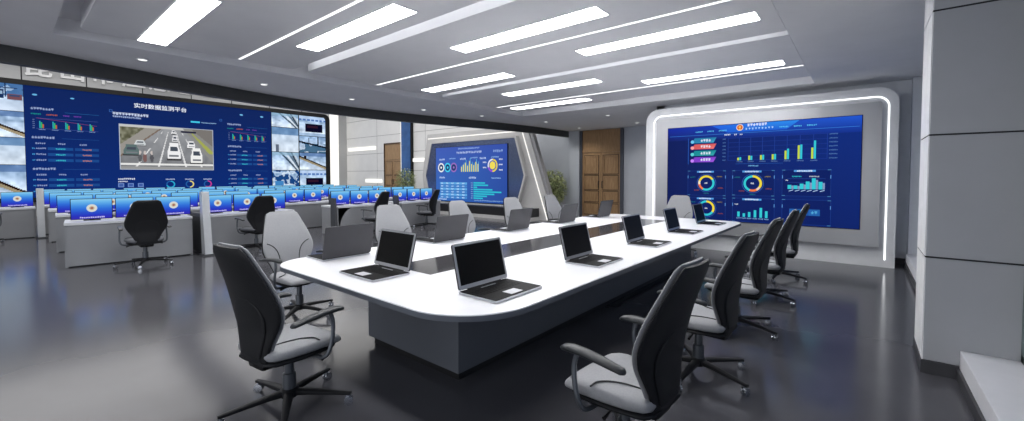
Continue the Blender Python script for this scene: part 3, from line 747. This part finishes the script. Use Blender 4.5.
# ------------------------------------------------------------------ meeting table
T_ = thing('conference_table', 'long white conference table with a dark glossy inlay and grey pedestal', 'table', (-2.9, 4.9, 0))
F = lambda u, v, w: Vector((u+2.9, v-4.9, w))
top = rrect(-4.22, -1.57, 1.555, 8.27, (.34, .5, .3, .3), 12)
edge = rrect(-4.225, -1.565, 1.55, 8.275, (.345, .505, .305, .305), 12)
bm = bmesh.new(); prism(bm, top, F, .735, .75); obj('tabletop', bm, 'table_white', T_, 30)
bm = bmesh.new(); prism(bm, edge, F, .712, .744); obj('shaded_edge', bm, 'edge_shade', T_, 30)  # side of the white top, its shade painted in as dark grey
bm = bmesh.new(); bx(bm, -3.22+2.9, -2.68+2.9, 2.2-4.9, 7.6-4.9, .746, .7512); obj('inlay', bm, 'inlay_gloss', T_, 0)
bm = bmesh.new(); bx(bm, -3.5+2.9, -2.29+2.9, 2.14-4.9, 7.7-4.9, .07, .715, .004); obj('pedestal', bm, 'table_base', T_, 0)
bm = bmesh.new(); bx(bm, -3.46+2.9, -2.33+2.9, 2.18-4.9, 7.66-4.9, 0, .07); obj('plinth', bm, 'plinth_dark', T_, 0)

# ------------------------------------------------------------------ laptops (user on -y, screen facing -y)
def make_laptop():
    L = thing('laptop', 'x', 'laptop')
    W, Dp = .50, .35
    bm = bmesh.new(); prism(bm, rrect(-W/2, W/2, -Dp/2, Dp/2, .018, 4), XY, .004, .016); obj('base', bm, 'silver', L, 30)
    bm = bmesh.new(); prism(bm, rrect(-W/2+.008, W/2-.008, -Dp/2+.008, Dp/2-.008, .014, 4), XY, .012, .0185)
    for sx in (-1, 1):
        for sy in (-1, 1): bx(bm, sx*.2-.015, sx*.2+.015, sy*.12-.012, sy*.12+.012, 0, .006)
    obj('deck', bm, 'deck_black', L, 30)
    bm = bmesh.new()
    for r in range(5):
        n = 14
        for k in range(n):
            x0 = -.205+.41*k/n; bx(bm, x0+.002, x0+.41/n-.002, -.015+.026*r+.002, -.015+.026*(r+1)-.002, .0185, .0205)
    obj('keyboard', bm, 'deck_black', L, 0)
    bm = bmesh.new(); bx(bm, -.06, .06, -.142, -.06, .0185, .0195); obj('touchpad', bm, 'touchpad', L, 0)
    bm = bmesh.new(); bx(bm, -.075, .075, .118, .128, .0185, .0205); obj('speaker_bar', bm, 'silver', L, 0)
    tl = Matrix.Translation((0, .158, .02)) @ Matrix.Rotation(math.radians(-14), 4, 'X')
    bm = bmesh.new(); prism(bm, rrect(-W/2, W/2, .006, .318, .016, 4), lambda u, v, w: tl @ Vector((u, w, v)), -.002, .01); lid = obj('lid', bm, 'lid_grey', L, 30)
    bm = bmesh.new(); frame_prism(bm, rrect(-W/2+.002, W/2-.002, .008, .316, .015, 4), rrect(-W/2+.018, W/2-.018, .034, .302, .004, 4), lambda u, v, w: tl @ Vector((u, w, v)), -.0055, -.001); obj('bezel', bm, 'silver', lid, 30)
    bm = bmesh.new(); bx(bm, -W/2+.014, W/2-.014, -.0045, -.001, .03, .306, mtx=tl); obj('screen', bm, 'black_gloss', lid, 0)
    bm = bmesh.new()
    tube(bm, [(-.17, .158, .02), (.17, .158, .02)], .008, 10)
    obj('hinge', bm, 'black_plastic', L)
    return L
lp = make_laptop(); used = [False]
YS = (2.19, 3.52, 4.85, 6.18, 7.51)
place = ('nearest the near end', 'second from the near end', 'third from the near end', 'fourth from the near end', 'nearest the lit display')
for y, p in zip(YS, place):
    put(lp, used, (-1.915, y+.01, .7505), PI/2, 'open laptop, window side of the white table, '+p, 'open laptops on the white table')
for y, p in zip(YS, place):
    put(lp, used, (-4.02, y-.05, .7505), -PI/2, 'open laptop, control hall side of the white table, '+p, 'open laptops on the white table')
put(lp, used, (-3.06, 1.93, .7505), 0, 'open laptop with black screen at the near head of the white table', 'open laptops on the white table')

# ------------------------------------------------------------------ chairs (user faces +y)
def sup(cx, cy, cz, a, b, tilt=0, n=24, p=3.2, bow=0.0):
    """superellipse ring: half width a along x, half thickness b along (0, cos t, sin t)"""
    out = []
    for k in range(n):
        t = 2*PI*k/n; c, s = math.cos(t), math.sin(t)
        x = a*math.copysign(abs(c)**(2/p), c); d = b*math.copysign(abs(s)**(2/p), s)+bow*(x/.28)**2
        out.append(Vector((cx+x, cy+d*math.cos(tilt), cz+d*math.sin(tilt))))
    return out
def curve1(keys, x):
    xs = [k[0] for k in keys]
    if x <= xs[0]: return keys[0][1]
    if x >= xs[-1]: return keys[-1][1]
    i = max(j for j in range(len(xs)) if xs[j] <= x); i = min(i, len(xs)-2)
    p0 = keys[max(i-1, 0)][1]; p1 = keys[i][1]; p2 = keys[i+1][1]; p3 = keys[min(i+2, len(xs)-1)][1]
    t = (x-xs[i])/(xs[i+1]-xs[i])
    v = .5*(2*p1+(p2-p0)*t+(2*p0-5*p1+4*p2-p3)*t*t+(3*p1-p0-3*p2+p3)*t**3)
    lo, hi = min(p1, p2), max(p1, p2); m = .1*(hi-lo)
    return min(max(v, lo-m), hi+m)
BW = [(.43, .15), (.50, .175), (.58, .215), (.66, .262), (.74, .284), (.82, .277), (.92, .252), (1.02, .222), (1.10, .196), (1.14, .181), (1.165, .164), (1.18, .130)]
BY = [(.43, -.215), (.52, -.215), (.60, -.212), (.70, -.224), (.80, -.245), (.92, -.278), (1.05, -.322), (1.18, -.362)]
BW = [(z if z < .6 else .6+(z-.6)*.94, w) for z, w in BW]; BY = [(z if z < .6 else .6+(z-.6)*.94, w) for z, w in BY]
def back_rings(z0, z1, off, th, dw, n=26, bow=.035, shrink=True):
    rings = []
    for k in range(n+1):
        z = z0+(z1-z0)*k/n; y = curve1(BY, z); sl = (curve1(BY, z+.01)-curve1(BY, z-.01))/.02
        tilt = -math.atan(sl); e = 1.0
        if shrink: e = math.sqrt(max(.06, 1-max(0, (k-(n-2))/2.3)**2))*math.sqrt(max(.06, 1-max(0, (2-k)/2.3)**2))
        nrm = Vector((0, math.cos(tilt), math.sin(tilt)))
        rings.append(sup(0, y+off*nrm.y, z+off*nrm.z, max(.02, curve1(BW, z)+dw), th*e, tilt, 28, 3.0, bow))
    return rings
def back_pt(x, z, off):
    y = curve1(BY, z); sl = (curve1(BY, z+.01)-curve1(BY, z-.01))/.02; t = -math.atan(sl)
    d = off+.035*(x/.28)**2
    return Vector((x, y+d*math.cos(t), z+d*math.sin(t)))
def make_chair(dark=False):
    up_m = 'upholstery_dark' if dark else 'upholstery'
    c = thing('office_chair', 'x', 'chair')
    b = obj('backrest', loft(bmesh.new(), back_rings(.45, 1.145, .009, .015, 0)), up_m, c, 50)
    obj('back_shell', loft(bmesh.new(), back_rings(.40, 1.138, -.017, .017, 0)), 'shell_dark', c, 50)
    bm = bmesh.new()      # raised cover low on the back shell
    rings = []
    for k in range(13):
        z = .44+.36*k/12; t = k/12; e = math.sqrt(max(.05, 1-t**4))
        y = curve1(BY, z); w = (.11+.07*math.sin(PI*min(1, t*1.1)*.5))*math.sqrt(max(.02, 1-max(0, (t-.6)/.42)**2))
        rings.append(sup(0, y-.034, z, max(.03, w), .006*e, 0, 20, 3, .025))
    obj('lumbar_cover', loft(bm, rings), 'shell_dark', c, 50)
    for s in (-1, 1):
        bm = bmesh.new()
        pts = [back_pt(s*x, z, .0245) for x, z in ((.235, .80), (.20, .785), (.155, .75), (.125, .70), (.11, .63), (.105, .55))]
        tube(bm, bez(pts, 4), .0045, 6); obj('seam', bm, 'seam', b)
    rings = []      # seat cushion, back to front
    for y, w, z, h in ((-.235, .14, .452, .012), (-.225, .19, .452, .030), (-.20, .215, .452, .038), (-.12, .24, .452, .042), (0, .256, .452, .043), (.12, .262, .452, .043), (.17, .256, .450, .040), (.21, .244, .442, .036), (.238, .225, .431, .026), (.25, .20, .425, .012)):
        rings.append([Vector((p.x, y, z+(p.y-0))) for p in sup(0, 0, 0, w, h, 0, 28, 3.6)])
    seat = obj('seat', loft(bmesh.new(), rings), up_m, c, 50)
    for s in (-1, 1):
        bm = bmesh.new()
        pts = [(s*.25, .06, .487), (s*.20, .05, .4955), (s*.15, .0, .4965), (s*.12, -.08, .4965), (s*.10, -.2, .492)]
        tube(bm, bez(pts, 4), .0045, 6); obj('seam', bm, 'seam', seat)
    rings = []
    for y, w, h in ((-.24, .15, .012), (-.2, .205, .02), (-.05, .235, .022), (.12, .24, .022), (.19, .22, .018), (.22, .19, .01)):
        rings.append([Vector((p.x, y, .402+p.y)) for p in sup(0, 0, 0, w, h, 0, 20, 3.6)])
    obj('seat_pan', loft(bmesh.new(), rings), 'shell_dark', c, 50)
    bm = bmesh.new(); bx(bm, -.09, .09, -.22, .08, .34, .40, .02); bx(bm, -.05, .05, -.235, -.16, .37, .45, .015); obj('mechanism', bm, 'black_plastic', c)
    for s in (-1, 1):
        bm = bmesh.new(); tube(bm, [(.08*s, .03+.05*s, .372), (.2*s, .03+.05*s, .365), (.25*s, .03+.05*s, .352)], [.006, .006, .011], 8); obj('lever', bm, 'black_plastic', c)
    for s in (-1, 1):
        rings = []
        for y, w, h, z in ((-.17, .014, .008, .652), (-.155, .026, .014, .655), (-.06, .031, .017, .668), (.06, .034, .018, .679), (.14, .034, .018, .679), (.185, .027, .015, .672), (.20, .014, .008, .667)):
            rings.append([Vector((s*(.312-.05*(y-.0))+p.x, y, z+p.y)) for p in sup(0, 0, 0, w, h, 0, 16, 2.6)])
        a = obj('armrest', loft(bmesh.new(), rings), 'arm_dark', c, 60)
        pts = [(s*.306, .10, .668), (s*.312, .115, .60), (s*.318, .105, .50), (s*.312, .085, .42), (s*.28, .07, .378), (s*.2, .06, .37), (s*.08, .05, .375)]
        bm = bmesh.new(); tube(bm, bez(pts, 4), .0135, 8); obj('arm_bracket', bm, 'arm_metal', a)
    bm = bmesh.new(); lathe(bm, [(.028, .20), (.028, .35)], 16); lathe(bm, [(.042, .10), (.040, .235), (.03, .24)], 16); obj('gas_lift', bm, 'arm_metal', c)
    bm = bmesh.new(); lathe(bm, [(.05, .075), (.062, .09), (.058, .125), (.045, .135)], 18); obj('hub', bm, 'shell_dark', c)
    for k in range(5):
        a = PI/2+2*PI*k/5+.32; ca, sa = math.cos(a), math.sin(a)
        bm = bmesh.new(); tb = bmesh.new()
        rings = [sup(0, 0, 0, w, h, 0, 12, 3) for w, h in ((.032, .022), (.028, .018), (.021, .014), (.016, .011))]
        rings = [[Vector((r, p.x, z+p.y)) for p in ring] for ring, r, z in zip(rings, (.03, .13, .28, .40), (.105, .102, .088, .076))]
        mt = Matrix.Rotation(a, 4, 'Z')
        loft(bm, [[mt @ p for p in ring] for ring in rings])
        leg = obj('leg', bm, 'shell_dark', c)
        bm = bmesh.new(); px, py = .385*ca, .385*sa; ra = a+.9*(k-2)
        tube(bm, [(px, py, .05), (px, py, .078)], .008, 8)
        m2 = Matrix.Translation((px, py, .03)) @ Matrix.Rotation(ra, 4, 'Z') @ Matrix.Rotation(PI/2, 4, 'Y')
        for w in (-.021, .006): lathe(bm, [(.012, w), (.030, w+.002), (.030, w+.013), (.012, w+.015)], 14, m2)
        bx(bm, px-.014, px+.014, py-.014, py+.014, .03, .056, .006)
        obj('caster', bm, 'chrome', leg)
    return c
ch = make_chair(); used = [False]
g = 'office chairs round the white table'
put(ch, used, (-2.93, 1.2, 0), math.radians(8), 'dark-backed office chair at the near head of the white table', g)
for i, (y, r) in enumerate(zip((2.08, 3.45, 4.78, 6.12, 7.45), (-84, -92, -88, -94, -90))):
    put(ch, used, (-4.78, y, 0), math.radians(r), 'light grey office chair, control hall side of the table, '+place[i], g)
for i, (y, r) in enumerate(zip((2.05, 3.38, 4.66, 6.02, 7.38), (86, 86, 87, 88, 90))):
    put(ch, used, (-.96, y+.07, 0), math.radians(r), 'dark-backed office chair, window side of the table, '+place[i], g)
put(ch, used, (-2.9, 8.72, 0), math.radians(184), 'light grey office chair at the far head of the table before the lit display', g)
ch = make_chair(True); used = [False]
for x, y, r, lab in ((-9.56, 1.57, 88, 'black office chair at the left desk of the front console row'), (-9.8, 3.4, 98, 'black office chair at the second desk of the front console row'),
                     (-9.95, 6.3, 112, 'black office chair at the third desk of the front console row'), (-10.2, 8.25, 118, 'black office chair at the right desk of the front console row'),
                     (-15.3, -.35, 80, 'black office chair at the far left console desk, cut by the photo edge')):
    put(ch, used, (x, y, 0), math.radians(r), lab, 'black office chairs in the control hall')

# ------------------------------------------------------------------ control desks (user on -y)
def make_desk(curved):
    d = thing('control_desk', 'x', 'desk'); L = 1.74
    bm = bmesh.new(); prism(bm, rrect(-L/2, L/2, -.02, .82, .02, 3), XY, .715, .757); obj('worktop', bm, 'desk_top', d, 30)
    bm = bmesh.new()
    if curved:
        pts = [(-L/2+.04, .02)]+[(-L/2+.04+.42*(1-math.cos(t)), .02+.69*math.sin(t)) for t in [PI/2*k/12 for k in range(1, 13)]]+[(L/2-.03, .71), (L/2-.03, .02)]
        prism(bm, pts, XZ, 0, .02)
    else: bx(bm, -L/2+.03, L/2-.03, 0, .02, .02, .715)
    obj('modesty_panel', bm, 'desk_front', d, 0)
    for s in (-1, 1):
        bm = bmesh.new(); x = s*(L/2-.02); bx(bm, x-.018, x+.018, .02, .78, .0, .715); obj('end_panel', bm, 'desk_front', d, 0)
    bm = bmesh.new(); bx(bm, -L/2+.04, L/2-.04, .76, .78, .02, .715); obj('back_panel', bm, 'desk_dark', d, 0)
    bm = bmesh.new(); bx(bm, -L/2+.04, L/2-.04, .06, .09, .0, .06); obj('plinth', bm, 'desk_dark', d, 0)
    return d
def make_monitor():
    m = thing('monitor', 'x', 'monitor'); W, H, z = .54, .37, .02
    bm = bmesh.new(); bx(bm, -W/2, W/2, 0, .028, z, z+H, .004); o = obj('housing', bm, 'black_plastic', m)
    bm = bmesh.new(); bx(bm, -.03, .03, .028, .06, .01, .22, .006); obj('neck', bm, 'black_plastic', m)
    bm = bmesh.new(); bx(bm, -.11, .11, .02, .16, 0, .012, .004); obj('foot', bm, 'black_plastic', m)
    C = Canvas((0, -.0006, z), (1, 0, 0), (0, 0, 1), .0008); w = W/2-.01
    n = 6; cols = [(52, 40, 172), (40, 52, 188), (40, 78, 202), (46, 108, 214), (66, 140, 224), (98, 174, 232), (136, 204, 240)]
    for k in range(n):
        a, b = .01+(H-.02)*k/n, .01+(H-.02)*(k+1)/n
        C.poly([(-w, a), (w, a), (w, b), (-w, b)], [cols[k], cols[k], cols[k+1], cols[k+1]])
    C.disc(0, .2, .07, (196, 210, 220), 2, 24); C.disc(0, .2, .06, (218, 216, 206), 3, 22); C.ring(0, .2, .024, .034, ((1, (190, 172, 140)),), 4); C.disc(0, .2, .022, (160, 104, 90), 5, 12)
    C.marks(-.155, .165, .024, .024, (226, 220, 255), 2, .12)
    C.build('display', o)
    return m
def make_post():
    p = thing('divider_post', 'x', 'post')
    bm = bmesh.new(); prism(bm, [(-.33, 0), (-.10, 0), (-.02, 1.24), (-.16, 1.24)], YZ, -.062, .062); obj('slanted_post', bm, 'post_grey', p, 0)
    bm = bmesh.new(); prism(bm, [(-.12, .02), (.78, .02), (.78, .80), (-.06, .80)], YZ, -.03, .03); obj('side_panel', bm, 'desk_dark', p, 0)
    bm = bmesh.new(); bx(bm, -.10, .10, -.36, -.08, 0, .03); obj('foot_plate', bm, 'desk_dark', p, 0)
    return p
def make_divider():
    p = thing('desk_divider', 'x', 'divider')
    bm = bmesh.new(); prism(bm, [(-.12, .03), (.14, .03), (.14, .98), (-.03, .98)], YZ, -.03, .03); obj('panel', bm, 'desk_dark', p, 0)
    bm = bmesh.new(); bx(bm, -.05, .05, -.16, .16, 0, .03); obj('foot_plate', bm, 'desk_dark', p, 0)
    return p
dsk = {False: (make_desk(False), [False]), True: (make_desk(True), [False])}
mon = (make_monitor(), [False]); div = (make_divider(), [False]); post = (make_post(), [False])
rows = ['front', 'second', 'third', 'fourth', 'rear']; dn = ['first', 'second', 'third', 'fourth', 'fifth']
def desk_unit(x0, y0, x1, y1, curved, row, nth, side='from the left', ms=0):
    """front edge on the floor from (x0, y0) to (x1, y1); users on the +x side"""
    a = math.atan2(y1-y0, x1-x0); L = math.hypot(x1-x0, y1-y0)
    put(*dsk[curved], ((x0+x1)/2, (y0+y1)/2, 0), a, 'grey control desk, %s %s in the %s console row' % (nth, side, row), 'grey control desks in rows')
    for k, nm in enumerate(('left', 'middle', 'right')):
        s = (-.575, 0, .575)[k]+ms; e = Vector((math.cos(a), math.sin(a))); n = Vector((-e.y, e.x))
        p = Vector(((x0+x1)/2, (y0+y1)/2))+e*s+n*.36
        put(*mon, (p.x, p.y, .757), a, '%s blue monitor on the %s desk %s of the %s console row' % (nm, nth, side, row), 'blue monitors on the control desks')
def desk_post(x, y, a, lab):
    put(*post, (x, y, 0), a, 'slanted light grey post '+lab, 'slanted divider posts')
def desk_divider(x, y, a, lab):
    put(*div, (x, y, 0), a, 'thin dark divider panel '+lab, 'thin dark divider panels')
H = PI/2
desk_unit(-10.28, .65, -10.13, 2.39, False, 'front', 'first', ms=.05)
desk_unit(-10.15, 2.66, -10.3, 4.4, False, 'front', 'second')
desk_unit(-10.45, 5.54, -10.52, 7.28, True, 'front', 'third')
desk_unit(-10.56, 7.58, -10.78, 9.31, False, 'front', 'fourth')
desk_post(-10.08, 2.55, H, 'between the first and second desks of the front console row')
desk_divider(-10.43, 5.45, H+.04, 'left of the third desk of the front console row')
desk_divider(-10.54, 7.43, H+.08, 'between the third and fourth desks of the front console row')
for r in range(1, 5):
    dx = -10.32-2.07*r-.1
    for j, y in enumerate((.68, 2.6, 4.72, 6.66, 8.6)):
        bend = (-.0, .02, -.1, -.25, -.42)[j]; b2 = (.1, -.05, -.22, -.4, -.62)[j]
        desk_unit(dx+bend, y, dx+b2, y+1.74, False, rows[r], dn[j])
        if j in (0, 2, 3): desk_divider(dx+b2, y+1.85, H+(.02, 0, .1, .15)[j], 'after the %s desk of the %s console row' % (dn[j], rows[r]))
desk_unit(-16.06, -1.2, -16.06, .56, False, 'far left', 'single', 'beyond the aisle')
desk_post(-16.03, .62, H, 'at the end of the far left desk by the aisle')

# ------------------------------------------------------------------ plants
def plant(loc, label, h, rad, pot_h, leaves, seed, spiky):
    R = random.Random(seed); p = thing('potted_plant', label, 'plant', loc)
    bm = bmesh.new(); lathe(bm, [(.15, 0), (.19, .04), (.23, pot_h-.03), (.24, pot_h), (.21, pot_h), (.20, pot_h-.04)], 24); obj('pot', bm, 'pot', p)
    bm = bmesh.new(); lathe(bm, [(.2, pot_h-.06), (.2, pot_h-.03)], 20); obj('soil', bm, 'soil', p)
    bm = bmesh.new(); tips = []
    for k in range(9):
        a = 2*PI*k/9+R.random(); q = rad*R.uniform(.3, .8); z = h*R.uniform(.6, .92)
        pts = [(.03*math.cos(a), .03*math.sin(a), pot_h-.05), (q*.35*math.cos(a), q*.35*math.sin(a), (pot_h+z)/2), (q*math.cos(a), q*math.sin(a), z)]
        tube(bm, bez(pts, 4), [.012]*4+[.009]*4+[.006], 6); tips.append(pts)
    obj('stem', bm, 'bark', p)
    bm = bmesh.new()
    for k in range(leaves):
        a = R.uniform(0, 2*PI); ph = R.uniform(-1, 1); rr = R.random()**.4; cz = (pot_h+.05+h)/2; hz = (h-pot_h)/2
        c = Vector((rad*rr*math.sqrt(1-ph*ph)*math.cos(a), rad*rr*math.sqrt(1-ph*ph)*math.sin(a), cz+hz*rr*ph))
        d = Vector((math.cos(a)+R.uniform(-.7, .7), math.sin(a)+R.uniform(-.7, .7), R.uniform(-.4, 1.1) if spiky else R.uniform(-.9, .5))).normalized()
        L = R.uniform(.14, .24) if spiky else R.uniform(.09, .16); w = L*(.13 if spiky else .25)
        u = d.cross(Vector((0, 0, 1))); u = (u if u.length > .1 else Vector((1, 0, 0))).normalized(); n = u.cross(d)
        q = [c, c+d*L*.35+u*w+n*.01, c+d*L*.5-n*.0, c+d*L*.35-u*w+n*.01, c+d*L-n*L*.12]
        V = [bm.verts.new(x) for x in (q[0], q[1], q[4], q[3])]; m_ = bm.verts.new(c+d*L*.42-n*.006)
        bm.faces.new((V[0], V[1], m_)); bm.faces.new((V[1], V[2], m_)); bm.faces.new((V[2], V[3], m_)); bm.faces.new((V[3], V[0], m_))
    obj('foliage', bm, 'leaf', p, 0, recalc=False)
plant((-8.72, 12.9, 0), 'leafy green potted plant before the grey-blue pier beside the hexagonal display', 1.76, .47, .42, 1800, 5, False)
plant((-16.9, 12.4, 0), 'spiky green potted plant before the light brown door in the control hall', 1.9, .42, .5, 700, 9, True)

# ------------------------------------------------------------------ daylight, camera, view
W = bpy.data.worlds.new('daylight'); SC.world = W; W.use_nodes = True
bg = W.node_tree.nodes['Background']; bg.inputs[0].default_value = (*lin((206, 209, 214)), 1); bg.inputs[1].default_value = 2.6

cam = bpy.data.cameras.new('camera'); co = bpy.data.objects.new('camera', cam); COL.objects.link(co); SC.camera = co
f_px = 423.0
cam.sensor_width = 36; cam.lens = f_px*36/1024; cam.shift_y = -20.5/1024; cam.clip_start = .05
th = math.atan2(350, f_px); pt = math.atan(14/f_px)
co.location = (0, 0, 1.55); co.rotation_euler = (PI/2-pt, 0, th)
vs = SC.view_settings; vs.view_transform = 'Standard'; vs.look = 'None'; vs.gamma = 1; vs.exposure = 0; vs.use_curve_mapping = False
SC.cycles.use_denoising = True
SC.cycles.max_bounces = 8
